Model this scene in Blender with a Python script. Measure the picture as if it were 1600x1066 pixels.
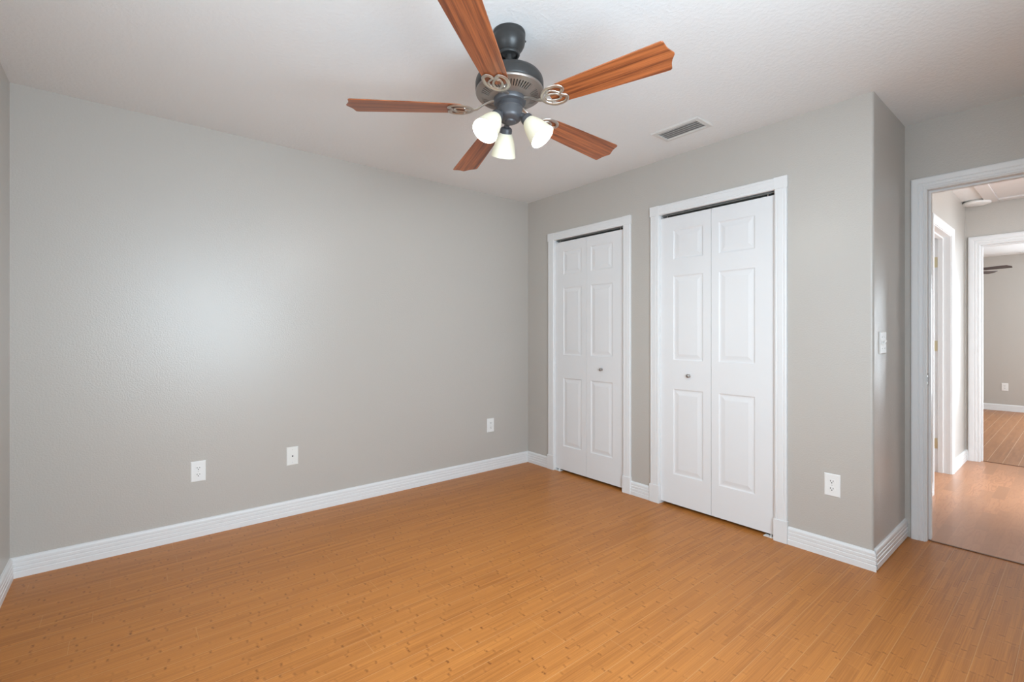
import bpy, bmesh, math, random
from mathutils import Matrix, Vector

for o in list(bpy.data.objects):
    bpy.data.objects.remove(o)
SC = bpy.context.scene
COL = SC.collection
PI = math.pi
random.seed(7)

# ------------------------------------------------------------------ camera
cam_d = bpy.data.cameras.new('camera')
cam = bpy.data.objects.new('camera', cam_d)
COL.objects.link(cam)
cam.location = (-2.9434, -3.3572, 1.2018)
cam.rotation_euler = (PI / 2, 0, math.radians(50.7 - 90.0))
cam_d.sensor_width = 36.0
cam_d.lens = 36.0 * 737.0 / 1600.0
cam_d.shift_y = -10.5 / 1600.0
cam_d.clip_start = 0.02
SC.camera = cam

# ------------------------------------------------------------------ world, view, daylight
world = bpy.data.worlds.new('world')
SC.world = world
world.use_nodes = True
wb = world.node_tree.nodes['Background']
wb.inputs[0].default_value = (0.75, 0.87, 1.0, 1)
wb.inputs[1].default_value = 1.0

vs = SC.view_settings
vs.view_transform = 'Standard'
vs.look = 'None'
vs.gamma = 1.0
vs.use_curve_mapping = False
vs.exposure = 0.0
SC.cycles.max_bounces = 12
SC.cycles.diffuse_bounces = 8
SC.cycles.glossy_bounces = 4
SC.cycles.transmission_bounces = 6
SC.cycles.use_denoising = True
SC.cycles.sample_clamp_indirect = 4.0


def area_light(name, loc, direction, sx, sy, power, color):
    d = bpy.data.lights.new(name, 'AREA')
    d.shape = 'RECTANGLE'
    d.size = sx
    d.size_y = sy
    d.energy = power
    d.color = color
    o = bpy.data.objects.new(name, d)
    COL.objects.link(o)
    o.location = loc
    o.rotation_euler = Vector(direction).to_track_quat('-Z', 'Y').to_euler()
    return o


DAY = (0.71, 0.87, 1.0)
WX = -3.386          # window wall (west)
WY = -3.72           # wall behind the camera (south)
H = 2.44
FX = 7.72            # far bedroom's far wall
# daylight standing in the window openings, three of them added for their light
area_light('daylight_bedroom_window', (WX - 0.09, -2.45, 1.38), (1, 0, -0.08), 1.50, 1.30, 17.0, (0.84, 0.93, 1.0))
area_light('added_south_light', (-2.10, WY - 0.10, 1.38), (0, 1, -0.12), 1.30, 1.25, 92.0, DAY)  # unseen fill added to brighten the long wall and ceiling
area_light('daylight_living_window', (2.30, -6.05, 1.35), (0, 1, -0.05), 2.2, 1.9, 140.0, (0.84, 0.93, 1.0))
area_light('added_living_side_light', (0.68, -4.95, 1.45), (1, 0, -0.05), 1.5, 1.7, 105.0, (0.80, 0.91, 1.0))  # added so oblique light reaches the hallway end wall and jamb
area_light('daylight_far_bedroom_window', (FX + 0.09, -4.15, 1.10), (-1, 0, -0.02), 1.5, 1.9, 110.0, (0.82, 0.92, 1.0))
area_light('added_far_bedroom_side_light', (5.6, -4.85, 1.45), (0, 1, -0.05), 1.8, 1.3, 80.0, (0.82, 0.92, 1.0))  # added to lift the backlit far wall
area_light('daylight_side_room_window', (2.3, -0.45, 1.45), (0, -1, -0.1), 0.9, 0.9, 40.0, (0.82, 0.92, 1.0))


# ------------------------------------------------------------------ materials
def srgb(r, g, b):
    def f(c):
        c /= 255.0
        return c / 12.92 if c <= 0.04045 else ((c + 0.055) / 1.055) ** 2.4
    return (f(r), f(g), f(b), 1)


class NT:
    def __init__(s, name):
        s.m = bpy.data.materials.new(name)
        s.m.use_nodes = True
        s.t = s.m.node_tree
        s.b = s.t.nodes['Principled BSDF']
        s.out = s.t.nodes['Material Output']

    def n(s, typ, **kw):
        x = s.t.nodes.new(typ)
        for k, v in kw.items():
            setattr(x, k, v)
        return x

    def l(s, a, b):
        s.t.links.new(a, b)

    def put(s, sock, v):
        if hasattr(v, 'is_linked') or isinstance(v, bpy.types.NodeSocket):
            s.l(v, sock)
        else:
            sock.default_value = v

    def math(s, op, a, b=None, c=None):
        x = s.n('ShaderNodeMath', operation=op)
        s.put(x.inputs[0], a)
        if b is not None:
            s.put(x.inputs[1], b)
        if c is not None:
            s.put(x.inputs[2], c)
        return x.outputs[0]

    def mix(s, fac, a, b, mode='MIX'):
        x = s.n('ShaderNodeMix', data_type='RGBA', blend_type=mode)
        s.put(x.inputs[0], fac)
        s.put(x.inputs[6], a)
        s.put(x.inputs[7], b)
        return x.outputs[2]

    def ramp(s, v, lo, hi, smooth=True):
        x = s.n('ShaderNodeMapRange', interpolation_type='SMOOTHSTEP' if smooth else 'LINEAR')
        s.put(x.inputs[0], v)
        x.inputs[1].default_value = lo
        x.inputs[2].default_value = hi
        return x.outputs[0]

    def noise(s, vec, scale, detail=3.0, rough=0.5):
        x = s.n('ShaderNodeTexNoise')
        if vec is not None:
            s.l(vec, x.inputs['Vector'])
        x.inputs['Scale'].default_value = scale
        x.inputs['Detail'].default_value = detail
        x.inputs['Roughness'].default_value = rough
        return x.outputs['Fac']

    def white(s, w):
        x = s.n('ShaderNodeTexWhiteNoise', noise_dimensions='1D')
        s.put(x.inputs['W'], w)
        return x.outputs['Value']

    def comb(s, x_, y_, z_):
        x = s.n('ShaderNodeCombineXYZ')
        s.put(x.inputs[0], x_)
        s.put(x.inputs[1], y_)
        s.put(x.inputs[2], z_)
        return x.outputs[0]

    def coord(s, kind='Object'):
        return s.n('ShaderNodeTexCoord').outputs[kind]

    def bump(s, h, strength, dist):
        x = s.n('ShaderNodeBump')
        x.inputs['Strength'].default_value = strength
        x.inputs['Distance'].default_value = dist
        s.l(h, x.inputs['Height'])
        s.l(x.outputs[0], s.b.inputs['Normal'])

    def base(s, color, rough, metal=0.0, spec=0.5):
        s.put(s.b.inputs['Base Color'], color)
        s.put(s.b.inputs['Roughness'], rough)
        s.b.inputs['Metallic'].default_value = metal
        s.b.inputs['Specular IOR Level'].default_value = spec
        return s


def plain(name, color, rough, metal=0.0, spec=0.5, speck=0.0):
    m = NT(name)
    if speck:
        f = m.noise(m.coord(), 60.0, 2.0)
        d = tuple(c * (1 - speck) for c in color[:3]) + (1,)
        color = m.mix(f, color, d)
    m.base(color, rough, metal, spec)
    return m.m


def wall_paint(name, color, rough=0.31, strength=0.42, spec=0.5):
    m = NT(name)
    c = m.coord()
    n1 = m.noise(c, 120.0, 2.0, 0.6)
    n2 = m.noise(c, 1.3, 2.0)
    col2 = tuple(v * 0.97 for v in color[:3]) + (1,)
    m.base(m.mix(n2, color, col2), rough, 0, spec)
    m.bump(n1, strength, 0.0025)
    return m.m


def ceiling_paint(name, color):
    m = NT(name)
    c = m.coord()
    v = m.noise(c, 62.0, 3.0, 0.55)
    v = m.ramp(v, 0.42, 0.62)
    m.base(color, 0.8, 0, 0.3)
    m.bump(v, 0.16, 0.004)
    return m.m


def bamboo(name, y0, pitch, tint, seam_sheen, x_shift=0.0, seam_w=0.0016):
    """planks along x; each plank five bamboo strips with node marks"""
    m = NT(name)
    sep = m.n('ShaderNodeSeparateXYZ')
    m.l(m.coord(), sep.inputs[0])
    x = m.math('ADD', sep.outputs[0], 20.0 + x_shift)
    y = m.math('ADD', sep.outputs[1], 20.0 * pitch * 10 - y0)
    pl = m.math('DIVIDE', y, pitch)
    pj = m.math('FLOOR', pl)
    pf = m.math('FRACT', pl)
    st = m.math('MULTIPLY', pl, 5.0)
    si = m.math('FLOOR', st)
    r1 = m.white(si)
    r2 = m.white(m.math('ADD', si, 371.3))
    rp = m.white(m.math('ADD', pj, 91.7))
    # nodes (knuckles) about every 0.26 m, each strip shifted
    per = m.math('MULTIPLY_ADD', r2, 0.08, 0.15)
    u = m.math('ADD', m.math('DIVIDE', x, per), m.math('MULTIPLY', r1, 37.0))
    ui = m.math('FLOOR', u)
    uf = m.math('FRACT', u)
    jit = m.white(m.math('ADD', m.math('MULTIPLY', ui, 7.13), m.math('MULTIPLY', si, 3.71)))
    wob = m.noise(m.comb(m.math('MULTIPLY', x, 6.0), m.math('MULTIPLY', y, 60.0), 0.0), 1.0, 1.0)
    pos = m.math('ADD', m.math('MULTIPLY_ADD', jit, 0.5, 0.2), m.math('MULTIPLY', wob, 0.05))
    dist = m.math('MULTIPLY', m.math('ABSOLUTE', m.math('SUBTRACT', uf, pos)), per)
    core = m.math('SUBTRACT', 1.0, m.ramp(dist, 0.0002, 0.0078))
    halo = m.math('SUBTRACT', 1.0, m.ramp(dist, 0.0, 0.03))
    jit2 = m.white(m.math('ADD', m.math('MULTIPLY', ui, 5.37), m.math('MULTIPLY', si, 1.93)))
    sf = m.math('FRACT', st)
    edge = m.math('MULTIPLY', m.ramp(sf, 0.0, 0.12), m.math('SUBTRACT', 1.0, m.ramp(sf, 0.86, 1.0)))
    speck = m.noise(m.comb(m.math('MULTIPLY', x, 90.0), m.math('MULTIPLY', y, 160.0), 0.0), 1.0, 2.0)
    knot = m.math('MULTIPLY', m.math('MULTIPLY', core, edge), m.math('MULTIPLY', m.math('MULTIPLY_ADD', jit2, 0.8, 0.25), m.ramp(speck, 0.25, 0.65)))
    # fibre grain
    g = m.noise(m.comb(m.math('MULTIPLY', x, 3.0), m.math('MULTIPLY', y, 260.0), rp), 1.0, 3.0, 0.6)
    g2 = m.noise(m.comb(m.math('MULTIPLY', x, 1.2), m.math('MULTIPLY', y, 40.0), r1), 1.0, 2.0, 0.5)
    d = lambda k: (tint[0] * k, tint[1] * k * (k ** 0.25), tint[2] * k * (k ** 0.5), 1)
    col = m.mix(m.ramp(g, 0.35, 0.65), d(0.72), d(1.22))
    col = m.mix(m.math('MULTIPLY', m.ramp(g2, 0.35, 0.7), 0.35), col, d(0.78))
    g3 = m.noise(m.comb(m.math('MULTIPLY', x, 1.8), m.math('MULTIPLY', y, 110.0), rp), 1.0, 3.0, 0.65)
    col = m.mix(m.math('MULTIPLY', m.ramp(g3, 0.42, 0.66), 0.55), col, d(0.74))
    cell = m.white(m.math('ADD', m.math('MULTIPLY', m.math('FLOOR', m.math('SUBTRACT', u, pos)), 9.31), m.math('MULTIPLY', si, 2.17)))
    col = m.mix(m.math('MULTIPLY', cell, 0.5), col, d(1.3))
    col = m.mix(m.math('MULTIPLY', r1, 0.30), col, d(0.80))
    col = m.mix(m.math('MULTIPLY', rp, 0.25), col, d(1.15))
    col = m.mix(m.math('MULTIPLY', m.math('MULTIPLY', halo, edge), 0.16), col, d(1.35))
    col = m.mix(m.math('MULTIPLY', knot, 0.85), col, (tint[0] * 0.36, tint[1] * 0.26, tint[2] * 0.22, 1))
    # strip joints, plank seams and board ends
    sj = m.math('SUBTRACT', 1.0, m.ramp(m.math('MINIMUM', sf, m.math('SUBTRACT', 1.0, sf)), 0.0, 0.05))
    col = m.mix(m.math('MULTIPLY', sj, 0.22), col, d(0.7))
    sd = m.math('MULTIPLY', m.math('MINIMUM', pf, m.math('SUBTRACT', 1.0, pf)), pitch)
    seam = m.math('SUBTRACT', 1.0, m.ramp(sd, seam_w * 0.5, seam_w))
    e = m.math('FRACT', m.math('ADD', m.math('DIVIDE', x, 1.21), m.math('MULTIPLY', rp, 11.0)))
    ed = m.math('MULTIPLY', m.math('MINIMUM', e, m.math('SUBTRACT', 1.0, e)), 1.21)
    endj = m.math('SUBTRACT', 1.0, m.ramp(ed, 0.0007, 0.0016))
    lines = m.math('MAXIMUM', m.math('MULTIPLY', seam, 0.52), m.math('MULTIPLY', endj, 0.32))
    col = m.mix(lines, col, seam_sheen)  # pale line colour imitates light glancing off the plank bevels
    m.base(col, m.math('MULTIPLY_ADD', g, 0.10, 0.33), 0, 0.32)
    m.bump(m.math('MULTIPLY_ADD', lines, -1.0, m.math('MULTIPLY', g, 0.15)), 0.18, 0.0012)
    return m.m


def laminate(name, tint):
    """pink-tan three-strip oak laminate, boards along x"""
    m = NT(name)
    sep = m.n('ShaderNodeSeparateXYZ')
    m.l(m.coord(), sep.inputs[0])
    x = m.math('ADD', sep.outputs[0], 20.0)
    y = m.math('ADD', sep.outputs[1], 20.0)
    st = m.math('DIVIDE', y, 0.066)
    si = m.math('FLOOR', st)
    r1 = m.white(si)
    u = m.math('ADD', m.math('DIVIDE', x, 0.43), m.math('MULTIPLY', r1, 13.0))
    ui = m.math('FLOOR', u)
    rb = m.white(m.math('ADD', m.math('MULTIPLY', ui, 3.17), m.math('MULTIPLY', si, 7.77)))
    wz = m.math('MULTIPLY', rb, 30.0)
    n1 = m.noise(m.comb(m.math('MULTIPLY', x, 2.2), m.math('MULTIPLY', y, 14.0), wz), 1.0, 2.0)
    wv = m.n('ShaderNodeMath', operation='SINE')
    m.l(m.math('MULTIPLY', n1, 55.0), wv.inputs[0])
    ring = m.ramp(wv.outputs[0], 0.2, 1.0)
    g = m.noise(m.comb(m.math('MULTIPLY', x, 6.0), m.math('MULTIPLY', y, 300.0), wz), 1.0, 3.0)
    d = lambda k: (tint[0] * k, tint[1] * k, tint[2] * k, 1)
    col = m.mix(rb, d(0.86), d(1.18))
    col = m.mix(m.math('MULTIPLY', m.math('MULTIPLY', ring, rb), 0.4), col, (tint[0] * .66, tint[1] * .5, tint[2] * .45, 1))
    col = m.mix(m.math('MULTIPLY', m.ramp(g, .35, .7), 0.25), col, d(0.78))
    m.base(col, 0.32, 0, 0.4)
    return m.m


def blade_wood(name, dark, light, contrast=1.0):
    m = NT(name)
    c = m.coord()
    sep = m.n('ShaderNodeSeparateXYZ')
    m.l(c, sep.inputs[0])
    rnd = m.n('ShaderNodeObjectInfo').outputs['Random']
    rz = m.math('MULTIPLY', rnd, 40.0)
    n1 = m.noise(m.comb(m.math('MULTIPLY', sep.outputs[0], 1.4), m.math('MULTIPLY', sep.outputs[1], 75.0), rz), 1.0, 4.0, 0.6)
    n2 = m.noise(m.comb(m.math('MULTIPLY', sep.outputs[0], 9.0), m.math('MULTIPLY', sep.outputs[1], 420.0), rz), 1.0, 2.0, 0.6)
    f = m.ramp(m.math('MULTIPLY_ADD', n2, 0.35, m.math('MULTIPLY', n1, 0.75)), 0.36, 0.74)
    m.base(m.mix(f, dark, light), 0.32, 0, 0.5)
    return m.m


M = {}
M['wall'] = wall_paint('greige_wall_paint', (0.500, 0.470, 0.430, 1))
M['ceiling'] = ceiling_paint('ceiling_paint', (0.79, 0.80, 0.795, 1))
M['white'] = plain('white_semigloss_paint', (0.76, 0.76, 0.755, 1), 0.36, 0, 0.4)
M['door'] = plain('white_door_paint', (0.76, 0.76, 0.76, 1), 0.42, 0, 0.3)
M['plastic'] = plain('white_plastic', (0.82, 0.82, 0.80, 1), 0.35)
M['slot'] = plain('dark_slot', (0.02, 0.02, 0.02, 1), 0.6)
M['dark'] = plain('dark_cavity', (0.05, 0.048, 0.045, 1), 0.7)
M['track'] = plain('grey_steel_track', (0.16, 0.16, 0.15, 1), 0.5, 0.0)
M['nickel'] = plain('satin_nickel', (0.42, 0.41, 0.40, 1), 0.28, 1.0)
M['brass'] = plain('aged_brass', (0.72, 0.63, 0.42, 1), 0.4, 0.9)
M['bronze'] = plain('black_bronze', (0.028, 0.027, 0.026, 1), 0.38, 0.0, 0.45)
M['pewter'] = plain('brushed_pewter', (0.33, 0.29, 0.26, 1), 0.38, 0.75)
M['antique'] = plain('antique_silver', (0.52, 0.47, 0.42, 1), 0.33, 0.9)
M['hub'] = plain('dark_hub_metal', (0.080, 0.080, 0.086, 1), 0.42, 0.3)
M['blade'] = blade_wood('walnut_blade', (0.115, 0.029, 0.012, 1), (0.45, 0.138, 0.043, 1))
M['shaded_blade'] = blade_wood('backlit_blade', (0.016, 0.005, 0.005, 1), (0.045, 0.012, 0.010, 1))  # far fan's blades: backlit shade put into a darker wood colour
M['bamboo'] = bamboo('bamboo_plank_floor', -2.78, 0.1025, (0.445, 0.163, 0.034), (0.60, 0.34, 0.15, 1), 0.0, 0.0013)
M['bamboo_far'] = bamboo('bamboo_plank_floor_far', -2.75, 0.1012, (0.35, 0.15, 0.060), (0.72, 0.52, 0.36, 1), 3.3, 0.0026)
M['laminate'] = laminate('oak_laminate_floor', (0.52, 0.245, 0.125))
M['threshold'] = plain('brown_threshold', (0.16, 0.065, 0.028, 1), 0.45)
M['vent'] = plain('vent_enamel', (0.66, 0.655, 0.63, 1), 0.45)
M['louver'] = plain('grey_louver', (0.62, 0.615, 0.60, 1), 0.5)
M['duct'] = plain('duct_grey', (0.34, 0.335, 0.32, 1), 0.7)
M['hatch'] = plain('hatch_paint', (0.66, 0.63, 0.61, 1), 0.55)

mg = NT('frosted_cream_glass')
mg.base((0.80, 0.77, 0.63, 1), 0.45, 0, 0.5)
tr = mg.n('ShaderNodeBsdfTranslucent')
tr.inputs['Color'].default_value = (0.95, 0.92, 0.78, 1)
mx = mg.n('ShaderNodeMixShader')
mx.inputs[0].default_value = 0.15
mg.l(mg.b.outputs[0], mx.inputs[1])
mg.l(tr.outputs[0], mx.inputs[2])
mg.l(mx.outputs[0], mg.out.inputs['Surface'])
M['shade'] = mg.m
mb_ = NT('lit_bulb')
mb_.base((1, 1, 1, 1), 0.5)
mb_.b.inputs['Emission Color'].default_value = (1.0, 0.96, 0.90, 1)
mb_.b.inputs['Emission Strength'].default_value = 3.0
M['bulb'] = mb_.m


# ------------------------------------------------------------------ mesh helpers
class MB:
    def __init__(s):
        s.bm = bmesh.new()

    def verts(s, pts):
        return [s.bm.verts.new(p) for p in pts]

    def face(s, vs_):
        try:
            return s.bm.faces.new(vs_)
        except ValueError:
            return None

    def box(s, a, b):
        x0, y0, z0 = [min(a[i], b[i]) for i in range(3)]
        x1, y1, z1 = [max(a[i], b[i]) for i in range(3)]
        v = s.verts([(x0, y0, z0), (x1, y0, z0), (x1, y1, z0), (x0, y1, z0), (x0, y0, z1), (x1, y0, z1), (x1, y1, z1), (x0, y1, z1)])
        for f in ((0, 3, 2, 1), (4, 5, 6, 7), (0, 1, 5, 4), (1, 2, 6, 5), (2, 3, 7, 6), (3, 0, 4, 7)):
            s.face([v[i] for i in f])
        return s

    def loft(s, rings, closed=True, cap=True):
        vr = [s.verts(r) for r in rings]
        n = len(rings[0])
        for a, b in zip(vr[:-1], vr[1:]):
            for i in range(n if closed else n - 1):
                j = (i + 1) % n
                s.face([a[i], a[j], b[j], b[i]])
        if cap:
            s.face(list(reversed(vr[0])))
            s.face(vr[-1])
        return s

    def lathe(s, prof, seg=40, center=(0, 0, 0), cap=False, mat=None):
        rings = []
        for r, z in prof:
            ring = [Vector((r * math.cos(2 * PI * k / seg), r * math.sin(2 * PI * k / seg), z)) for k in range(seg)]
            if mat is not None:
                ring = [mat @ p for p in ring]
            rings.append([p + Vector(center) for p in ring])
        vr = [s.verts(r) for r in rings]
        for a, b in zip(vr[:-1], vr[1:]):
            for i in range(seg):
                j = (i + 1) % seg
                s.face([a[i], a[j], b[j], b[i]])
        if cap:
            s.face(list(reversed(vr[0])))
            s.face(vr[-1])
        return s

    def tube(s, pts, r, seg=8, closed=False, flat=1.0):
        pts = [Vector(p) for p in pts]
        n = len(pts)
        rings = []
        for i, p in enumerate(pts):
            if closed:
                t = pts[(i + 1) % n] - pts[i - 1]
            else:
                t = pts[min(i + 1, n - 1)] - pts[max(i - 1, 0)]
            t.normalize()
            up = Vector((0, 0, 1)) if abs(t.z) < 0.95 else Vector((1, 0, 0))
            a = t.cross(up).normalized()
            b = a.cross(t).normalized()
            rr = r[i] if isinstance(r, (list, tuple)) else r
            rings.append([p + a * rr * math.cos(2 * PI * k / seg) + b * rr * flat * math.sin(2 * PI * k / seg) for k in range(seg)])
        vr = [s.verts(q) for q in rings]
        m = n if closed else n - 1
        for i in range(m):
            A, B = vr[i], vr[(i + 1) % n]
            for k in range(seg):
                j = (k + 1) % seg
                s.face([A[k], A[j], B[j], B[k]])
        if not closed:
            s.face(list(reversed(vr[0])))
            s.face(vr[-1])
        return s

    def prism(s, poly, axis, a, b):
        """poly of 2D points extruded along axis ('x','y','z') from a to b"""
        def P(p, t):
            return {'x': (t, p[0], p[1]), 'y': (p[0], t, p[1]), 'z': (p[0], p[1], t)}[axis]
        return s.loft([[P(p, a) for p in poly], [P(p, b) for p in poly]])

    def build(s, name, mat, parent=None, bevel=0.0, smooth=False, angle=40, matrix=None, seg=2):
        bm = s.bm
        bmesh.ops.recalc_face_normals(bm, faces=bm.faces[:])
        me = bpy.data.meshes.new(name)
        bm.to_mesh(me)
        bm.free()
        o = bpy.data.objects.new(name, me)
        COL.objects.link(o)
        me.materials.append(mat)
        if parent is not None:
            o.parent = parent
        if matrix is not None:
            o.matrix_local = matrix
        if bevel:
            b = o.modifiers.new('bevel', 'BEVEL')
            b.width = bevel
            b.segments = seg
            b.limit_method = 'ANGLE'
            b.angle_limit = math.radians(30)
        if smooth or bevel:
            for p in me.polygons:
                p.use_smooth = True
            me.set_sharp_from_angle(angle=math.radians(angle))
        return o


def tag(o, label, cat, group=None):
    o['label'] = label
    o['category'] = cat
    if group:
        o['group'] = group
    return o


def empty(name, loc=(0, 0, 0), rz=0.0):
    o = bpy.data.objects.new(name, None)
    o.empty_display_size = 0.05
    COL.objects.link(o)
    o.location = loc
    o.rotation_euler = (0, 0, rz)
    return o


def struct(o, label, cat):
    o['kind'] = 'structure'
    return tag(o, label, cat)


def copy_tree(o, parent=None):
    c = o.copy()
    COL.objects.link(c)
    if parent is not None:
        c.parent = parent
        c.matrix_parent_inverse = o.matrix_parent_inverse.copy()
    for ch in list(o.children):
        copy_tree(ch, c)
    return c


# ------------------------------------------------------------------ room shell
T = 0.10
DX = 0.648           # wall with the doorway (faces west)
DX2 = 0.762          # its hallway face
CY = -2.665          # return face beside the closets
HY = -2.61           # hallway north wall face
EX = 3.28            # hallway end wall face
EX2 = 3.39
DL, DR, DH = -2.765, -3.525, 2.040    # bedroom doorway opening
O1 = (-0.345, -1.125)    # closet rough openings
O2 = (-1.410, -2.212)
OH = 2.055

struct(MB().box((WX - .1, WY - .1, -.06), (DX + 0.03, 0.1, 0)).build('floor_bedroom', M['bamboo']),
       'honey bamboo plank floor of the bedroom', 'floor')
struct(MB().box((DX + 0.03, -6.2, -.06), (EX + 0.055, -0.3, 0)).build('floor_hallway', M['laminate']),
       'pinkish oak laminate floor of the hallway', 'floor')
struct(MB().box((EX + 0.055, -5.0, -.06), (FX + .1, -0.3, 0)).build('floor_far_bedroom', M['bamboo_far']),
       'tan plank floor of the room beyond the hallway', 'floor')
struct(MB().box((WX - .1, WY - .1, H), (DX2 - .02, 0.1, H + .06)).build('ceiling_bedroom', M['ceiling']),
       'textured white bedroom ceiling', 'ceiling')
struct(MB().box((DX2 - .02, -6.2, H), (EX2 - .02, -0.3, H + .06)).build('ceiling_hallway', M['ceiling']),
       'white ceiling of the hallway', 'ceiling')
struct(MB().box((EX2 - .02, -5.0, H), (FX + .1, -0.3, H + .06)).build('ceiling_far_bedroom', M['ceiling']),
       'white ceiling of the room beyond the hallway', 'ceiling')

struct(MB().box((WX - .1, 0, 0), (DX, T, H)).build('wall_north', M['wall']),
       'long plain greige wall with three plates low on it', 'wall')
# west wall with window opening
W0, W1, WS, WT = -3.20, -1.70, 0.72, 2.04
wb_ = MB()
wb_.box((WX - .1, WY, 0), (WX, W0, H)).box((WX - .1, W1, 0), (WX, 0, H)).box((WX - .1, W0, 0), (WX, W1, WS)).box((WX - .1, W0, WT), (WX, W1, H))
struct(wb_.build('wall_west', M['wall']), 'greige wall at the left edge of the room', 'wall')
sb_ = MB()
S0, S1 = -2.75, -1.45
sb_.box((WX, WY - .1, 0), (S0, WY, H)).box((S1, WY - .1, 0), (DX, WY, H)).box((S0, WY - .1, 0), (S1, WY, WS)).box((S0, WY - .1, WT), (S1, WY, H))
struct(sb_.build('wall_south', M['wall']), 'greige wall behind the viewpoint', 'wall')

# closet wall, pier with bull-nosed outside corner
cb = MB()
cb.box((0, 0, 0), (T, O1[0], H)).box((0, O1[0], OH), (T, O1[1], H)).box((0, O1[1], 0), (T, O2[0], H)).box((0, O2[0], OH), (T, O2[1], H))
R = 0.014
poly = [(0, O2[1])] + [(R - R * math.cos(a), CY + R - R * math.sin(a)) for a in [i * PI / 2 / 8 for i in range(9)]] + [(T, CY), (T, O2[1])]
cb.prism(poly, 'z', 0, H)
struct(cb.build('wall_closet', M['wall'], smooth=True, angle=25), 'greige wall holding the two white closet doors', 'wall')
struct(MB().box((T, CY, 0), (DX, CY + T, H)).build('wall_return', M['wall']),
       'short greige return wall between closet corner and doorway', 'wall')
# doorway wall
db = MB()
db.box((DX, 0, 0), (DX2, DL + .02, H)).box((DX, DL + .02, DH + .02), (DX2, DR - .02, H)).box((DX, DR - .02, 0), (DX2, WY - .1, H))
struct(db.build('wall_doorway', M['wall']), 'shaded greige wall around the doorway to the hallway', 'wall')
# hallway
H1, H2 = 1.79, 2.53
hb = MB()
hb.box((DX2, HY, 0), (H1 - .02, HY + .115, H)).box((H1 - .02, HY, DH + .02), (H2 + .02, HY + .115, H)).box((H2 + .02, HY, 0), (EX, HY + .115, H))
struct(hb.build('wall_hallway_north', M['wall']), 'hallway side wall with an open white door frame', 'wall')
EL, ER = -2.715, -3.475
eb = MB()
eb.box((EX, HY + .115, 0), (EX2, EL + .02, H)).box((EX, EL + .02, DH + .02), (EX2, ER - .02, H)).box((EX, ER - .02, 0), (EX2, -6.2, H))
struct(eb.build('wall_hallway_end', M['wall']), 'hallway end wall with a doorway into another room', 'wall')
hs = MB()
hs.box((DX2, -3.76, 0), (1.57, -3.66, H)).box((2.75, -3.76, 0), (EX, -3.66, H)).box((1.57, -3.76, 2.2), (2.75, -3.66, H))
struct(hs.build('wall_hallway_south', M['wall']), 'hallway wall opening to the living area', 'wall')
# living area beyond the hallway, side room, far bedroom
lv = MB()
lv.box((DX, -6.2, 0), (DX2, -5.75, H)).box((DX, -4.15, 0), (DX2, -3.82, H)).box((DX, -5.75, 0), (DX2, -4.15, .5)).box((DX, -5.75, 2.3), (DX2, -4.15, H))
lv.box((DX2, -6.2, 0), (1.2, -6.1, H)).box((3.28 - .01, -6.2, 0), (3.4, -6.1, H)).box((1.2, -6.2, 0), (3.4, -6.1, .4)).box((1.2, -6.2, 2.3), (3.4, -6.1, H))
struct(lv.build('wall_living_area', M['wall']), 'greige walls of the living area off the hallway', 'wall')
sr = MB()
sr.box((DX2, -.40, 0), (1.85, -.30, H)).box((2.75, -.40, 0), (EX2, -.30, H)).box((1.85, -.40, 0), (2.75, -.30, 1.0)).box((1.85, -.40, 1.9), (2.75, -.30, H))
sr.box((EX, HY + .115, 0), (EX2, -.40, H))
struct(sr.build('wall_side_room', M['wall']), 'walls of the side room off the hallway', 'wall')
fw = MB()
fw.box((FX, -5.0, 0), (FX + .1, -4.9, H)).box((FX, -3.4, 0), (FX + .1, -0.3, H)).box((FX, -4.9, 2.08), (FX + .1, -3.4, H)).box((FX, -4.9, 0), (FX + .1, -3.4, .08)).box((EX2, -.40, 0), (FX, -.30, H))
fw.box((EX2, -5.0, 0), (4.7, -4.9, H)).box((6.5, -5.0, 0), (FX, -4.9, H)).box((4.7, -5.0, 0), (6.5, -4.9, .8)).box((4.7, -5.0, 2.1), (6.5, -4.9, H))
struct(fw.build('wall_far_bedroom', M['wall']), 'greige wall of the room beyond the hallway', 'wall')


# windows (behind the viewpoint and in the other rooms), some added for light
def window(name, axis, at, a0, a1, z0, z1, out, label):
    """axis: the axis the wall runs along; at: the inner wall plane; out: sign of the outward direction"""
    root = empty(name, (0, 0, 0))
    struct(root, label, 'window')

    def bx(mb, u0, u1, w0, w1, d0, d1):
        p, q = at + out * d0, at + out * d1
        if axis == 'y':
            mb.box((p, u0, w0), (q, u1, w1))
        else:
            mb.box((u0, p, w0), (u1, q, w1))
    f = MB()
    for (u0, u1, w0, w1) in ((a0, a0 + .05, z0, z1), (a1 - .05, a1, z0, z1), (a0 + .05, a1 - .05, z0, z0 + .05), (a0 + .05, a1 - .05, z1 - .05, z1)):
        bx(f, u0, u1, w0, w1, .02, .07)
    f.build('window_frame', M['white'], root, bevel=.002)
    f = MB()
    bx(f, a0 + .05, a1 - .05, (z0 + z1) / 2 - .02, (z0 + z1) / 2 + .02, .03, .06)
    f.build('meeting_rail', M['white'], root, bevel=.002)
    f = MB()
    bx(f, a0 - .04, a1 + .04, z0 - .025, z0, -.03, .02)
    f.build('window_sill', M['white'], root, bevel=.003)
    return root


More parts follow.
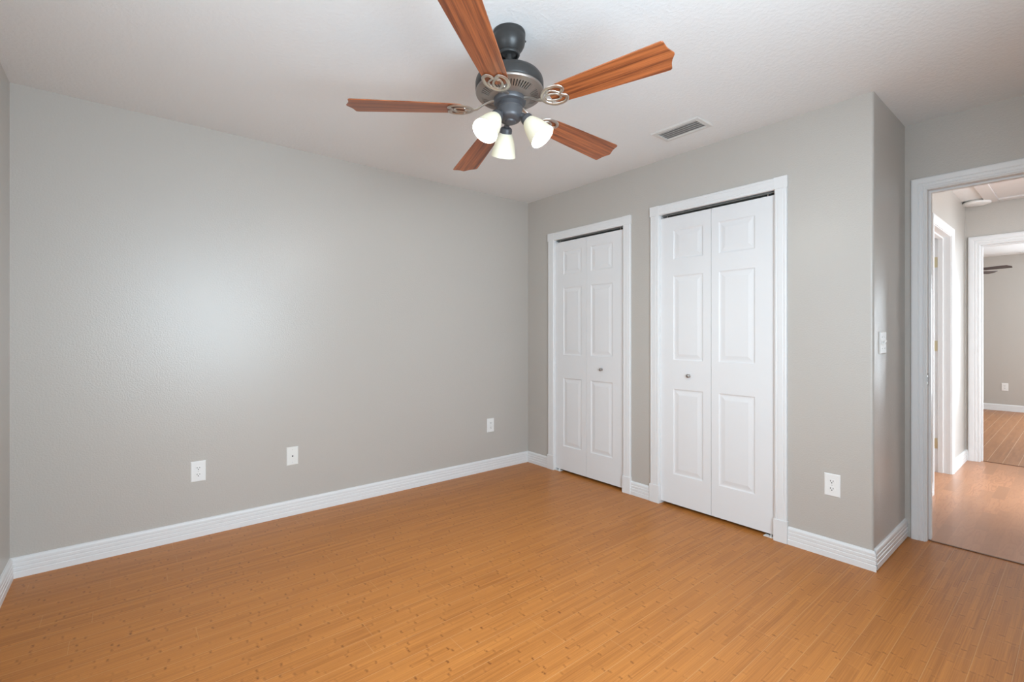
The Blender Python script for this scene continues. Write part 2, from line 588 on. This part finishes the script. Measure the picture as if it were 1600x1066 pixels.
window('window_1', 'y', WX, W0, W1, WS, WT, -1, 'white sash window in the wall left of the viewpoint')
window('added_window_2', 'x', WY, S0, S1, WS, WT, -1, 'added white sash window in the wall behind the viewpoint')  # unseen window added around the south fill light
window('window_3', 'x', -6.1, 1.2, 3.27, .4, 2.3, -1, 'large window of the living area')
window('added_window_6', 'y', DX2, -5.75, -4.15, .5, 2.3, -1, 'added side window of the living area')  # opening added for the oblique hallway light
window('window_4', 'y', FX, -4.9, -3.4, .08, 2.08, 1, 'window of the room beyond the hallway')
window('added_window_7', 'x', -4.9, 4.7, 6.5, .8, 2.1, -1, 'added side window of the room beyond the hallway')  # second opening added to light the far room
window('window_5', 'x', -.40, 1.85, 2.75, 1.0, 1.9, 1, 'window of the side room off the hallway')

# ------------------------------------------------------------------ baseboards (ribbed profile)
BH = 0.100
BP = [(0, 0), (.016, 0), (.016, .028), (.0135, .030), (.0135, .034), (.015, .036), (.015, .050), (.0125, .052), (.0125, .056), (.014, .058),
      (.014, .070), (.0115, .072), (.0115, .076), (.0125, .078), (.0125, .088), (.010, .094), (.006, .098), (0, .100)]


def baseboard(name, p0, p1, nrm, label, ma=0.0, mb=0.0, z=0.0):
    """run from p0 to p1 on a wall whose room-facing normal is nrm; ma/mb mitre slopes at the ends"""
    p0, p1, n = Vector(p0 + (0,)), Vector(p1 + (0,)), Vector(nrm + (0,))
    d = (p1 - p0).normalized()
    r0 = [p0 + n * t + d * (ma * t) + Vector((0, 0, h + z)) for t, h in BP]
    r1 = [p1 + n * t - d * (mb * t) + Vector((0, 0, h + z)) for t, h in BP]
    o = MB().loft([r0, r1]).build(name, M['white'], smooth=True, angle=20)
    return struct(o, label, 'baseboard')


baseboard('baseboard_north', (WX, 0), (0, 0), (0, -1), 'white ribbed baseboard along the long plain wall', 1, 1)
baseboard('baseboard_west', (WX, WY), (WX, 0), (1, 0), 'white baseboard at the left edge of the room', 1, 1)
baseboard('baseboard_south', (DX, WY), (WX, WY), (0, 1), 'white baseboard behind the viewpoint', 0, 1)
baseboard('baseboard_closet_left', (0, 0), (0, -.288), (-1, 0), 'short white baseboard left of the smaller closet door', 1, 0)
baseboard('baseboard_closet_middle', (0, -1.181), (0, -1.348), (-1, 0), 'short white baseboard between the two closet doors')
baseboard('baseboard_closet_right', (0, -2.268), (0, CY), (-1, 0), 'white baseboard right of the larger closet door', 0, -1)
baseboard('baseboard_return', (0.010, CY), (DX, CY), (0, -1), 'white baseboard on the short return wall', -0.6, 0, .006)
baseboard('baseboard_hallway_near', (DX2, HY), (1.716, HY), (0, -1), 'white baseboard of the hallway just past the doorway')
baseboard('baseboard_hallway_far', (2.604, HY), (EX, HY), (0, -1), 'white baseboard in the far corner of the hallway', 0, 1)
baseboard('baseboard_hallway_end', (EX, HY), (EX, -2.632), (-1, 0), 'sliver of white baseboard on the hallway end wall', 1, 0)
baseboard('baseboard_far_bedroom', (FX, -.40), (FX, -3.4), (-1, 0), 'white baseboard in the room beyond the hallway')

# ------------------------------------------------------------------ casings
FL = [(0, 0), (0, .013), (.003, .016), (.009, .018), (.013, .018), (.015, .0168), (.019, .0168), (.021, .018), (.047, .018), (.049, .0168), (.053, .0168),
      (.055, .018), (.062, .018), (.066, .016), (.068, .013), (.068, 0)]


def closet_trim(name, outerL, innerL, innerR, outerR, hb_, top, label):
    """faces west on x=0: legs, head, corner and plinth blocks, jamb lining"""
    root = struct(empty(name, (0, (innerL + innerR) / 2, 0)), label, 'door casing')
    oy = -(innerL + innerR) / 2

    def leg(ya, yb):
        w = ya - yb
        k = w / .068
        pr = [(-t, ya - u * k + oy) for u, t in FL]
        MB().prism(pr, 'z', .128, hb_).build('casing_leg', M['white'], root, smooth=True, angle=20)
    leg(outerL, innerL)
    leg(innerR, outerR)
    hw = top - hb_
    pr = [(-t, hb_ + u * hw / .068) for u, t in FL]
    MB().prism([(a, b) for a, b in pr], 'y', innerL + oy, innerR + oy).build('casing_head', M['white'], root, smooth=True, angle=20)
    for ya, yb in ((outerL, innerL), (innerR, outerR)):
        MB().box((-.0190, ya + .003 + oy, hb_), (0, yb - .003 + oy, top)).build('corner_block', M['white'], root, bevel=.002)
        MB().box((-.0225, ya + .004 + oy, 0), (0, yb - .004 + oy, .128)).build('plinth_block', M['white'], root, bevel=.002)
    j = MB()
    j.box((-.001, innerL + .012 + oy, 0), (T, innerL - .004 + oy, hb_ + .02))
    j.box((-.001, innerR + .004 + oy, 0), (T, innerR - .012 + oy, hb_ + .02))
    j.box((-.001, innerL - .004 + oy, hb_ + .003), (T, innerR + .004 + oy, hb_ + .019))
    j.build('jamb', M['white'], root)
    return root


C1 = (-.288, -.360, -1.112, -1.178)
C2 = (-1.353, -1.424, -2.196, -2.263)
closet_trim('trim_1', C1[0], C1[1], C1[2], C1[3], 2.031, 2.100, 'white casing around the smaller closet door near the room corner')
closet_trim('trim_2', C2[0], C2[1], C2[2], C2[3], 2.046, 2.115, 'white casing around the larger closet door near the doorway')

DC = [(0, 0), (0, .009), (.004, .011), (.008, .011), (.010, .0085), (.013, .0085), (.016, .012), (.026, .014), (.028, .0115), (.031, .0115), (.034, .0155), (.050, .018),
      (.058, .018), (.063, .016), (.066, .012), (.066, 0)]


def door_trim(name, axis, face, nrm, a0, a1, h, depth, label, width=.066):
    """mitred casing on one face and a jamb with a stop; axis is the axis the wall runs along; a0, a1 opening edges"""
    root = struct(empty(name, ((face, (a0 + a1) / 2, 0) if axis == 'y' else ((a0 + a1) / 2, face, 0))), label, 'door casing')
    mid = (a0 + a1) / 2
    s0 = 1 if a0 > a1 else -1
    k = width / .066

    def P(a, t, z):
        return Vector((nrm * t, a - mid, z)) if axis == 'y' else Vector((a - mid, nrm * t, z))
    rev = .005
    e0, e1, hh = a0 + s0 * rev, a1 - s0 * rev, h + rev
    MB().loft([[P(e0 + s0 * u * k, t, 0) for u, t in DC], [P(e0 + s0 * u * k, t, hh + u * k) for u, t in DC]]).build('casing_leg', M['white'], root, smooth=True, angle=20)
    MB().loft([[P(e0 + s0 * u * k, t, hh + u * k) for u, t in DC], [P(e1 - s0 * u * k, t, hh + u * k) for u, t in DC]]).build('casing_head', M['white'], root, smooth=True, angle=20)
    MB().loft([[P(e1 - s0 * u * k, t, 0) for u, t in DC], [P(e1 - s0 * u * k, t, hh + u * k) for u, t in DC]]).build('casing_leg', M['white'], root, smooth=True, angle=20)

    def bx(mb, u0, u1, w0, w1, d0, d1):
        p, q = -nrm * d0, -nrm * d1
        if axis == 'y':
            mb.box((p, u0 - mid, w0), (q, u1 - mid, w1))
        else:
            mb.box((u0 - mid, p, w0), (u1 - mid, q, w1))
    j = MB()
    bx(j, a0, a0 + s0 * .019, 0, h + .019, -.001, depth + .001)
    bx(j, a1, a1 - s0 * .019, 0, h + .019, -.001, depth + .001)
    bx(j, a0, a1, h, h + .019, -.001, depth + .001)
    j.build('jamb', M['white'], root)
    j = MB()
    d0, d1 = depth * .42, depth * .42 + .034
    bx(j, a0, a0 - s0 * .011, 0, h - .011, d0, d1)
    bx(j, a1, a1 + s0 * .011, 0, h - .011, d0, d1)
    bx(j, a0, a1, h - .011, h, d0, d1)
    j.build('door_stop', M['white'], root, bevel=.0015)
    return root


t3 = door_trim('trim_3', 'y', DX, -1, DL, DR, DH, DX2 - DX, 'white casing around the open doorway to the hallway')
oy3 = -(DL + DR) / 2
# strike plate with curved lip on the left jamb of the bedroom doorway
sp = MB()
sp.box((.012, DL + oy3 - .0015, .905), (.042, DL + oy3, .975))
ring = []
for q in (-1, 1):
    ring.append([(-.004 + .018 * (1 - abs(i - 6) / 6.0) * 0 + .018 * (1 - math.cos(PI * (i / 12.0))) * .5, DL + oy3 - .0018 + (0.0006 if q > 0 else 0),
                  .94 + .022 * math.sin(PI * (i / 12.0)) * q) for i in range(13)])
sp.build('strike_plate', M['nickel'], t3, bevel=.0008)
lp = MB()
poly = [(.006 + .011 * math.cos(a), .94 + .027 * math.sin(a)) for a in [2 * PI * i / 24 for i in range(24)]]
lp.prism(poly, 'y', DL + oy3 - .0024, DL + oy3 - .0005).build('strike_lip', M['nickel'], t3)
lp = MB()
poly = [(.006 + .0045 * math.cos(a), .94 + .016 * math.sin(a)) for a in [2 * PI * i / 24 for i in range(24)]]
lp.prism(poly, 'y', DL + oy3 - .0030, DL + oy3 - .0020).build('latch_hole', M['slot'], t3)

t4 = door_trim('trim_4', 'x', HY, -1, H1, H2, DH, .115, 'bright white door frame with brass hinges on the hallway side wall')
for z in (.25, 1.10, 1.83):
    hb2 = MB().box((H2 - (H1 + H2) / 2 - .003, .085, z - .045), (H2 - (H1 + H2) / 2, .1145, z + .045))
    hb2.lathe([(.006, z - .045), (.006, z + .045)], 10, (H2 - (H1 + H2) / 2 - .006, .118, 0), cap=True)
    hb2.build('hinge', M['brass'], t4, bevel=.0006)
t5 = door_trim('trim_5', 'y', EX, -1, EL, ER, DH, EX2 - EX, 'white casing around the doorway at the end of the hallway', .080)

# open door of the side room, swung against the inside
d5 = struct(empty('door_3', (H2 - .004, HY + .118, 0)), 'white door standing open inside the side room', 'door')
MB().box((-.036, .004, .012), (0, .72, 2.03)).build('leaf', M['door'], d5, bevel=.002)

# thresholds
struct(MB().box((DX + .024, DR + .02, 0), (DX + .038, DL - .001, .004)).build('trim_6', M['threshold'], bevel=.002),
       'thin brown floor strip in the bedroom doorway', 'threshold')
struct(MB().box((EX + .048, ER + .02, 0), (EX + .064, EL - .001, .004)).build('trim_7', M['threshold'], bevel=.002),
       'thin brown floor strip at the end of the hallway', 'threshold')


# ------------------------------------------------------------------ closet bifold doors
def leaf_mesh(w, z0, z1, sl, sr, panels, th=.030):
    """front faces -x at x=0; runs toward -y from y=0"""
    mb = MB()
    xs = [0, sl, w - sr, w]
    zs = [z0]
    for a, b in panels:
        zs += [a, b]
    zs.append(z1)
    for i in range(3):
        for k in range(len(zs) - 1):
            if i == 1 and k % 2 == 1:
                continue
            mb.face(mb.verts([(0, -xs[i], zs[k]), (0, -xs[i + 1], zs[k]), (0, -xs[i + 1], zs[k + 1]), (0, -xs[i], zs[k + 1])]))
    steps = [(0, 0), (.004, .0030), (.009, .0052), (.016, .0052), (.022, .0045), (.040, .0012), (.043, .001)]
    for a, b in panels:
        rings = []
        for ins, dep in steps:
            rings.append([(dep, -(sl + ins), a + ins), (dep, -(w - sr - ins), a + ins), (dep, -(w - sr - ins), b - ins), (dep, -(sl + ins), b - ins)])
        vr = [mb.verts(r) for r in rings]
        for A, B in zip(vr[:-1], vr[1:]):
            for i in range(4):
                j = (i + 1) % 4
                mb.face([A[i], A[j], B[j], B[i]])
        mb.face(vr[-1])
    # edges and back
    f = [(0, 0, z0), (0, -w, z0), (0, -w, z1), (0, 0, z1)]
    g = [(th, y, z) for (_, y, z) in f]
    A, B = mb.verts(f), mb.verts(g)
    for i in range(4):
        j = (i + 1) % 4
        mb.face([A[i], A[j], B[j], B[i]])
    mb.face(B)
    bmesh.ops.remove_doubles(mb.bm, verts=mb.bm.verts[:], dist=1e-5)
    return mb


def bifold(name, yl, yr, split, z0, z1, dz, knob_leaf, knob_y, knob_z, label, x=.009, pivot='right'):
    root = struct(empty(name, (x, yl, 0)), label, 'door')
    pan = [(.228 + dz, .822 + dz), (1.022 + dz, 1.608 + dz), (1.722 + dz, 1.926 + dz)]
    wl, wr = yl - split - .0012, split - .0012 - yr
    a = leaf_mesh(wl, z0, z1, wl * .262, wl * .15, pan).build('leaf', M['door'], root)
    b = leaf_mesh(wr, z0, z1, wr * .125, wr * .295, pan).build('leaf', M['door'], root)
    b.location = (0, split - .0012 - yl, 0)
    lf = a if knob_leaf == 0 else b
    ky = knob_y - yl - (b.location.y if knob_leaf else 0)
    rot = Matrix.Rotation(-PI / 2, 4, 'Y')
    prof = [(.0001, .030), (.006, .0295), (.0105, .027), (.0128, .022), (.0118, .017), (.008, .013), (.0055, .009), (.0062, .004), (.0105, .0015), (.0105, 0)]
    MB().lathe(prof, 24, mat=Matrix.Translation((0, ky, knob_z)) @ rot).build('knob', M['nickel'], lf, smooth=True, angle=50)
    # head track, top pivots, floor bracket
    MB().box((.004, -.004, z1 + .015), (.030, yr - yl + .004, z1 + .0205)).build('track', M['track'], root)
    for yy in (-.045, yr - yl + .045):
        MB().box((.010, yy - .004, z1 - .001), (.020, yy + .004, z1 + .016)).build('pivot_pin', M['nickel'], root)
    py = (yr - yl + .002) if pivot == 'right' else -.062
    br = MB()
    br.box((-.012, py, .0005), (.028, py + .060, .004))
    br.box((-.004, py + .018, .003), (.020, py + .022, z0 + .002))
    br.build('floor_bracket', M['plastic'], root)
    return root


bifold('door_1', C1[1] - .005, C1[2] + .003, -.722, .020, 2.009, 0.0, 1, -.888, .920,
       'smaller white bifold closet door near the room corner', pivot='left')
bifold('door_2', C2[1] - .004, C2[2] + .004, -1.800, .020, 2.022, 0.0, 0, -1.646, .920,
       'larger white bifold closet door nearer the doorway', pivot='right')
# closet interiors
struct(MB().box((T, -1.26, 0), (DX, -1.22, H)).build('wall_closet_divider', M['wall']), 'wall dividing the two closets inside', 'wall')


# ------------------------------------------------------------------ plates on the walls
def plate(mb, w, h, t=.0055):
    mb.loft([[(-w / 2, 0, -h / 2), (w / 2, 0, -h / 2), (w / 2, 0, h / 2), (-w / 2, 0, h / 2)],
             [(-w / 2, -.0025, -h / 2), (w / 2, -.0025, -h / 2), (w / 2, -.0025, h / 2), (-w / 2, -.0025, h / 2)],
             [(-w / 2 + .004, -t, -h / 2 + .004), (w / 2 - .004, -t, -h / 2 + .004), (w / 2 - .004, -t, h / 2 - .004), (-w / 2 + .004, -t, h / 2 - .004)]])
    return mb


def make_outlet(loc, rz, label, group='duplex outlets low on the walls', size=1.0):
    o = tag(empty('wall_outlet', loc, rz), label, 'outlet', group)
    plate(MB(), .075 * size, .121 * size).build('cover_plate', M['plastic'], o, smooth=True, angle=20)
    for s in (-1, 1):
        f = MB()
        zc = s * .0195 * size
        poly = [(.0165 * math.cos(a), max(-.0125, min(.0125, .0165 * math.sin(a))) + zc) for a in [2 * PI * i / 32 for i in range(32)]]
        r = f.prism(poly, 'y', -.0075, -.004).build('receptacle', M['plastic'], o)
        g = MB()
        g.box((-.0078, -.0079, zc - .001), (-.0052, -.0072, zc + .0075))
        g.box((.0050, -.0079, zc - .0005), (.0076, -.0072, zc + .0065))
        g.prism([(.0028 * math.cos(a), .0028 * math.sin(a) + zc - .0065) for a in [2 * PI * i / 12 for i in range(12)]], 'y', -.0079, -.0072)
        g.build('slot', M['slot'], r)
    MB().lathe([(.0001, .0078), (.0025, .0075), (.003, .006), (.003, .004)], 12, mat=Matrix.Rotation(PI / 2, 4, 'X')).build('screw', M['vent'], o, smooth=True)
    return o


make_outlet((-2.610, 0, .386), 0, 'white duplex outlet on the long wall, left of the cable plate')
make_outlet((-.443, 0, .396), 0, 'white duplex outlet on the long wall near the closet corner')
make_outlet((0, -2.484, .390), -PI / 2, 'white duplex outlet right of the larger closet door')
make_outlet((FX, -2.528, .374), -PI / 2, 'small pale outlet on the far wall of the room beyond the hallway')

cp = tag(empty('cable_plate', (-2.086, 0, .392)), 'off-white cable jack plate with one dark hole between two outlets', 'cable plate')
plate(MB(), .073, .121).build('cover_plate', plain('off_white_plastic', (0.78, 0.775, 0.74, 1), .4), cp, smooth=True, angle=20)
rot = Matrix.Rotation(PI / 2, 4, 'X')
MB().lathe([(.0001, .010), (.0042, .010), (.0045, .009), (.0045, .004)], 16, mat=rot).build('coax_jack', M['slot'], cp, smooth=True)
for z in (-.042, .042):
    MB().lathe([(.0001, .0075), (.003, .007), (.0034, .005)], 12, mat=Matrix.Translation((0, 0, z)) @ rot).build('screw', M['vent'], cp, smooth=True)


def make_switch(loc, rz, w, n, label, flips):
    o = tag(empty('light_switch', loc, rz), label, 'light switch')
    plate(MB(), w, .117).build('cover_plate', M['plastic'], o, smooth=True, angle=20)
    for k in range(n):
        xc = (k - (n - 1) / 2) * .046
        f = flips[k]
        tg = MB().box((xc - .0055, -.0065, -.0125), (xc + .0055, -.005, .0125))
        tg.loft([[(xc - .005, -.006, -.006), (xc + .005, -.006, -.006), (xc + .005, -.006, .006), (xc - .005, -.006, .006)],
                 [(xc - .0042, -.014, f * .008 - .004), (xc + .0042, -.014, f * .008 - .004), (xc + .0042, -.014, f * .008 + .004), (xc - .0042, -.014, f * .008 + .004)]])
        tg.build('toggle', M['plastic'], o)
        for z in (-.030, .030):
            MB().lathe([(.0001, .0075), (.0025, .007), (.003, .005)], 10, mat=Matrix.Translation((xc, 0, z)) @ rot).build('screw', M['vent'], o, smooth=True)
    return o


make_switch((.160, CY, 1.157), 0, .116, 2, 'double toggle light switch on the short return wall', (-1, 1))
make_switch((2.86, HY, 1.16), 0, .072, 1, 'single toggle light switch on the hallway wall', (1,))


# ------------------------------------------------------------------ ceiling vents
def make_vent(loc, lx, ly, label):
    """louvers run along y"""
    o = tag(empty('ceiling_vent', loc), label, 'vent')
    f = MB()
    fr = .030
    prof = [(0, 0), (0, -.003), (.006, -.008), (fr - .004, -.010), (fr, -.008), (fr, 0)]

    def R4(i, z):
        return [(-lx / 2 + i, -ly / 2 + i, z), (lx / 2 - i, -ly / 2 + i, z), (lx / 2 - i, ly / 2 - i, z), (-lx / 2 + i, ly / 2 - i, z)]
    f.loft([R4(i, z) for i, z in prof], cap=False)
    f.build('frame', M['vent'], o, smooth=True, angle=20)
    MB().box((-lx / 2 + fr - .002, -ly / 2 + fr - .002, -.002), (lx / 2 - fr + .002, ly / 2 - fr + .002, -.0005)).build('duct_opening', M['duct'], o)
    n = 5
    inner = lx - 2 * fr
    for k in range(n):
        xc = -inner / 2 + (k + .5) * inner / n
        l = MB()
        l.loft([[(xc - .013, y, -.0105), (xc - .012, y, -.0115), (xc + .012, y, -.003), (xc + .011, y, -.002)] for y in (-ly / 2 + fr, ly / 2 - fr)])
        l.build('louver', M['louver'], o)
    return o


make_vent((-.346, -1.800, H), .180, .312, 'white slatted air vent in the bedroom ceiling')
make_vent((7.55, -2.86, H), .15, .31, 'ceiling vent edge in the room beyond the hallway')

# ------------------------------------------------------------------ hallway ceiling fittings
cl = tag(empty('ceiling_light', (3.165, -2.700, H)), 'round white flush disc light on the hallway ceiling', 'ceiling light')
MB().lathe([(.0001, 0), (.078, 0), (.078, -.012), (.0001, -.012)], 36).build('base', M['vent'], cl, smooth=True)
MB().lathe([(.088, -.010), (.098, -.014), (.101, -.022), (.098, -.030), (.085, -.035), (.0001, -.038), (.0001, -.010), (.088, -.010)], 48).build('diffuser', M['plastic'], cl, smooth=True, angle=60)
ah = tag(empty('attic_hatch', (2.75, -3.11, H)), 'white framed attic hatch in the hallway ceiling', 'attic hatch')
hx0, hx1, hy0, hy1, hw_ = 2.22, 3.262, -3.48, -2.755, .085
for a, b in (((hx0, hy1 - hw_), (hx1, hy1)), ((hx0, hy0), (hx1, hy0 + hw_)), ((hx1 - hw_, hy0 + hw_), (hx1, hy1 - hw_)), ((hx0, hy0 + hw_), (hx0 + hw_, hy1 - hw_))):
    MB().box((a[0] - 2.75, a[1] + 3.11, -.018), (b[0] - 2.75, b[1] + 3.11, 0)).build('frame_board', M['hatch'], ah, bevel=.003)
MB().box((hx0 + hw_ - 2.75, hy0 + hw_ + 3.11, -.004), (hx1 - hw_ - 2.75, hy1 - hw_ + 3.11, -.0005)).build('hatch_panel', M['hatch'], ah)


# ------------------------------------------------------------------ ceiling fan
def blade_outline(r0, r1, w0, w1):
    """half widths w0 at root, w1 near the tip; ogee tip"""
    pts = []
    top = []
    # root end rounded
    for i in range(7):
        a = PI / 2 * i / 6
        top.append((r0 + .035 - .035 * math.sin(PI / 2 - a) * 1.0, 0))
    prof = [(r0, w0 * .42), (r0 + .008, w0 * .70), (r0 + .022, w0 * .90), (r0 + .045, w0)]
    n = 10
    for i in range(1, n + 1):
        t = i / n
        prof.append((r0 + .045 + (r1 - .036 - r0 - .045) * t, w0 + (w1 - w0) * (t ** .85)))
    prof += [(r1 - .029, w1 * .995), (r1 - .024, w1 * .955), (r1 - .0215, w1 * .90), (r1 - .020, w1 * .74), (r1 - .0175, w1 * .55), (r1 - .0125, w1 * .36), (r1 - .006, w1 * .20), (r1 - .001, w1 * .08), (r1, 0)]
    up = [(x, y) for x, y in prof]
    dn = [(x, -y) for x, y in reversed(prof[:-1])]
    return up + dn


def make_fan(name, loc, phase, label, mats, tilt=None, R=.660, lit=True, zb=-.310):
    fan = tag(empty(name, loc), label, 'ceiling fan', None)
    TM = Matrix.Identity(4)
    if tilt is not None:
        piv = Vector((0, 0, -.310))
        n = Vector((-tilt[0], -tilt[1], 1)).normalized()
        q = Vector((0, 0, 1)).rotation_difference(n)
        TM = Matrix.Translation(piv + Vector((.010, .0072, 0))) @ q.to_matrix().to_4x4() @ Matrix.Translation(-piv)
    can = MB().lathe([(.0001, 0), (.066, 0), (.067, -.004), (.067, -.012), (.065, -.016), (.0665, -.020), (.0665, -.036), (.063, -.052), (.056, -.066), (.047, -.077),
                      (.042, -.082), (.0435, -.085), (.0445, -.090), (.042, -.095), (.036, -.096), (.034, -.090), (.034, -.078)], 48).build('canopy', mats['bronze'], fan, smooth=True, angle=50)
    MB().lathe([(.0001, .006), (.004, .005), (.0045, 0)], 12, mat=Matrix.Translation((.062, -.026, -.022)) @ Matrix.Rotation(PI / 2, 4, 'Y')).build('screw', mats['bronze'], can, smooth=True)
    MB().lathe([(.0001, -.050), (.024, -.058), (.033, -.072), (.034, -.086), (.030, -.091), (.014, -.093), (.0135, -.095), (.0135, -.190)], 28).build('downrod', mats['bronze'], fan, smooth=True, angle=50)
    mot = MB().lathe([(.0135, -.150), (.024, -.152), (.026, -.162), (.040, -.166), (.090, -.168), (.118, -.172), (.133, -.180), (.139, -.190), (.141, -.200), (.141, -.226),
                      (.1385, -.231), (.1395, -.236), (.137, -.241), (.126, -.244), (.120, -.2455), (.074, -.262), (.070, -.266), (.0001, -.266)], 72)
    mot = mot.build('motor_housing', mats['bronze'], fan, smooth=True, angle=35, matrix=TM)
    # pewter vented underside: rims and radial bars over the dark cone
    vg = MB()
    vg.lathe([(.1395, -.2355), (.1400, -.2395), (.1370, -.2435), (.1240, -.2475), (.1180, -.2495), (.1180, -.2475), (.124, -.2450), (.1385, -.2360)], 72)
    vg.lathe([(.0880, -.2605), (.0720, -.2670), (.0600, -.2690), (.0600, -.2650), (.0720, -.2640), (.0880, -.2585)], 60)
    nb = 60
    for k in range(nb):
        a = 2 * PI * (k + .5) / nb
        c, s = math.cos(a), math.sin(a)
        wide = (k % 12 in (0, 11))

        def P(r, t, z):
            return (r * c - t * s, r * s + t * c, z)
        ri, ro = .0875, .1195
        wi, wo = (.0029, .0036) if not wide else (.0062, .0075)
        vg.loft([[P(ri, -wi, -.2590), P(ri, wi, -.2590), P(ri, wi, -.2612), P(ri, -wi, -.2612)],
                 [P(ro, -wo, -.2470), P(ro, wo, -.2470), P(ro, wo, -.2496), P(ro, -wo, -.2496)]])
    vg.build('vent_grille', mats['pewter'], mot, smooth=True, angle=30)
    # flywheel and switch housing
    MB().lathe([(.0001, -.262), (.066, -.264), (.0675, -.270), (.0675, -.280), (.064, -.285), (.056, -.287), (.052, -.289)], 48).build('flywheel', mats['hub'], fan, smooth=True, angle=40, matrix=TM)
    sw = [(.052, -.286), (.0515, -.300), (.0535, -.303), (.0535, -.308), (.0505, -.311), (.0505, -.338), (.049, -.346), (.042, -.354), (.030, -.358), (.024, -.360), (.022, -.366), (.012, -.371), (.0001, -.372)]
    MB().lathe(sw, 48).build('switch_housing', mats['hub'], fan, smooth=True, angle=40, matrix=TM)

    # blades with openwork brackets
    zt = zb
    ol = blade_outline(.185, R, .050, .069)
    for k in range(5):
        an = math.radians(phase + 72 * k)
        mtx = TM @ Matrix.Rotation(an, 4, 'Z') @ Matrix.Translation((0, 0, zt)) @ Matrix.Rotation(math.radians(-10.8), 4, 'X')
        th = .0055
        bl = MB().loft([[(x, y, -th / 2 + .001) if i else (x, y, -th / 2 + .001) for i, (x, y) in enumerate(ol)], [(x, y, th / 2) for x, y in ol]])
        b = bl.build('blade', mats['blade'], fan, bevel=.0012, seg=1, matrix=mtx)
        # bracket: heart-shaped loop, inner ring and scroll, arm to the flywheel
        br = MB()
        zz = -th / 2 - .003
        loop = []
        N = 44
        for i in range(N):
            t = 2 * PI * i / N
            # pointed arch toward the hub, notched (heart-like) outer edge toward the blade
            x = .204 + .050 * math.cos(t)
            y = .047 * math.sin(t) * (1.0 if math.cos(t) > -.2 else (1 - .18 * (abs(math.cos(t)) - .2)))
            if math.cos(t) > 0:
                x -= .026 * math.exp(-(y / .013) ** 2) - .012 * (abs(y) / .047) ** 2
            loop.append((x, y, zz))
        br.tube(loop, .0072, 10, closed=True, flat=.5)
        ringc = [(.198 + .030 * math.cos(2 * PI * i / 28) - .25 * .017 * math.sin(2 * PI * i / 28), .004 + .017 * math.sin(2 * PI * i / 28) + .3 * .030 * math.cos(2 * PI * i / 28), zz - .001) for i in range(28)]
        br.tube(ringc, .0046, 8, closed=True, flat=.7)
        scr = [(.232 - .052 * t_, -.006 - .026 * math.sin(2.4 * t_), zz - .0015) for t_ in [i / 10 for i in range(11)]]
        br.tube(scr, .0042, 8, flat=.7)
        for (sx_, sy_) in ((.186, .026), (.186, -.028), (.226, .012)):
            br.lathe([(.0001, zz - .005), (.0035, zz - .0045), (.0045, zz - .002), (.0045, zz + .002)], 10, (sx_, sy_, 0))
        # arm drops from the flywheel and flares into the loop
        cz = .034
        arm = [(.050, 0, cz), (.075, 0, cz - .002), (.095, 0, cz - .010), (.115, 0, cz - .022), (.135, 0, zz + .004), (.158, 0, zz)]
        br.tube(arm, [.0095, .0085, .0070, .0070, .0085, .0100], 10, flat=.55)
        br.build('blade_bracket', mats['antique'], b, smooth=True, angle=50)

    if lit:
        for k, az in enumerate((64.0, 184.0, -56.0)):
            a = math.radians(az)
            Rz = TM @ Matrix.Rotation(a, 4, 'Z')
            # arm elbow from the housing
            ar = MB()
            ar.tube([(.036, 0, -.340), (.052, 0, -.342), (.062, 0, -.350), (.068, 0, -.358)], [.011, .011, .012, .013], 12)
            dirv = Vector((.60, 0, -.80)).normalized()
            tilt_m = Vector((0, 0, -1)).rotation_difference(dirv).to_matrix().to_4x4()
            neck = Vector((.066, 0, -.354))
            Sm = Matrix.Translation(neck) @ tilt_m
            ar.lathe([(.0001, .004), (.018, .003), (.024, -.002), (.0255, -.010), (.0255, -.026), (.0235, -.027)], 28, mat=Sm)
            ar.build('light_arm', mats['hub'], fan, smooth=True, angle=50, matrix=Rz)
            prof = [(.0215, -.016), (.0245, -.020), (.0290, -.027), (.0350, -.040), (.0405, -.056), (.0450, -.074), (.0490, -.092), (.0525, -.108), (.0540, -.116),
                    (.0525, -.1165), (.0505, -.108), (.0470, -.092), (.0430, -.074), (.0385, -.056), (.0330, -.040), (.0272, -.028), (.0215, -.020)]
            sh = MB().lathe(prof, 40, mat=Sm).build('lamp_shade', M['shade'], fan, smooth=True, angle=60, matrix=Rz)
            MB().lathe([(.011, -.018), (.012, -.026), (.018, -.036), (.025, -.048), (.0275, -.058), (.025, -.069), (.016, -.077), (.0001, -.080)], 24, mat=Sm).build('bulb', M['bulb'], sh, smooth=True, angle=60)
            ld = bpy.data.lights.new('bulb_glow', 'POINT')
            ld.energy = 11.5
            ld.color = (0.93, 1.0, 0.98)
            ld.shadow_soft_size = .012
            lo = bpy.data.objects.new('bulb_glow', ld)
            COL.objects.link(lo)
            lo.parent = sh
            lo.location = Sm @ Vector((0, 0, -.0930))
    return fan


FM = dict(bronze=M['bronze'], pewter=M['pewter'], hub=M['hub'], antique=M['antique'], blade=M['blade'])
make_fan('ceiling_fan', (-1.7252, -1.8497, H), 1.2, 'walnut five-blade ceiling fan with three lit cream glass shades', FM, tilt=(-.030, -.058))
FM2 = dict(bronze=M['bronze'], pewter=M['bronze'], hub=M['bronze'], antique=M['bronze'], blade=M['shaded_blade'])
make_fan('ceiling_fan', (6.29, -2.10, H), 35.1, 'ceiling fan with blades coloured dark for backlight in the room beyond the hallway', FM2, R=.66, lit=False, zb=-.342)
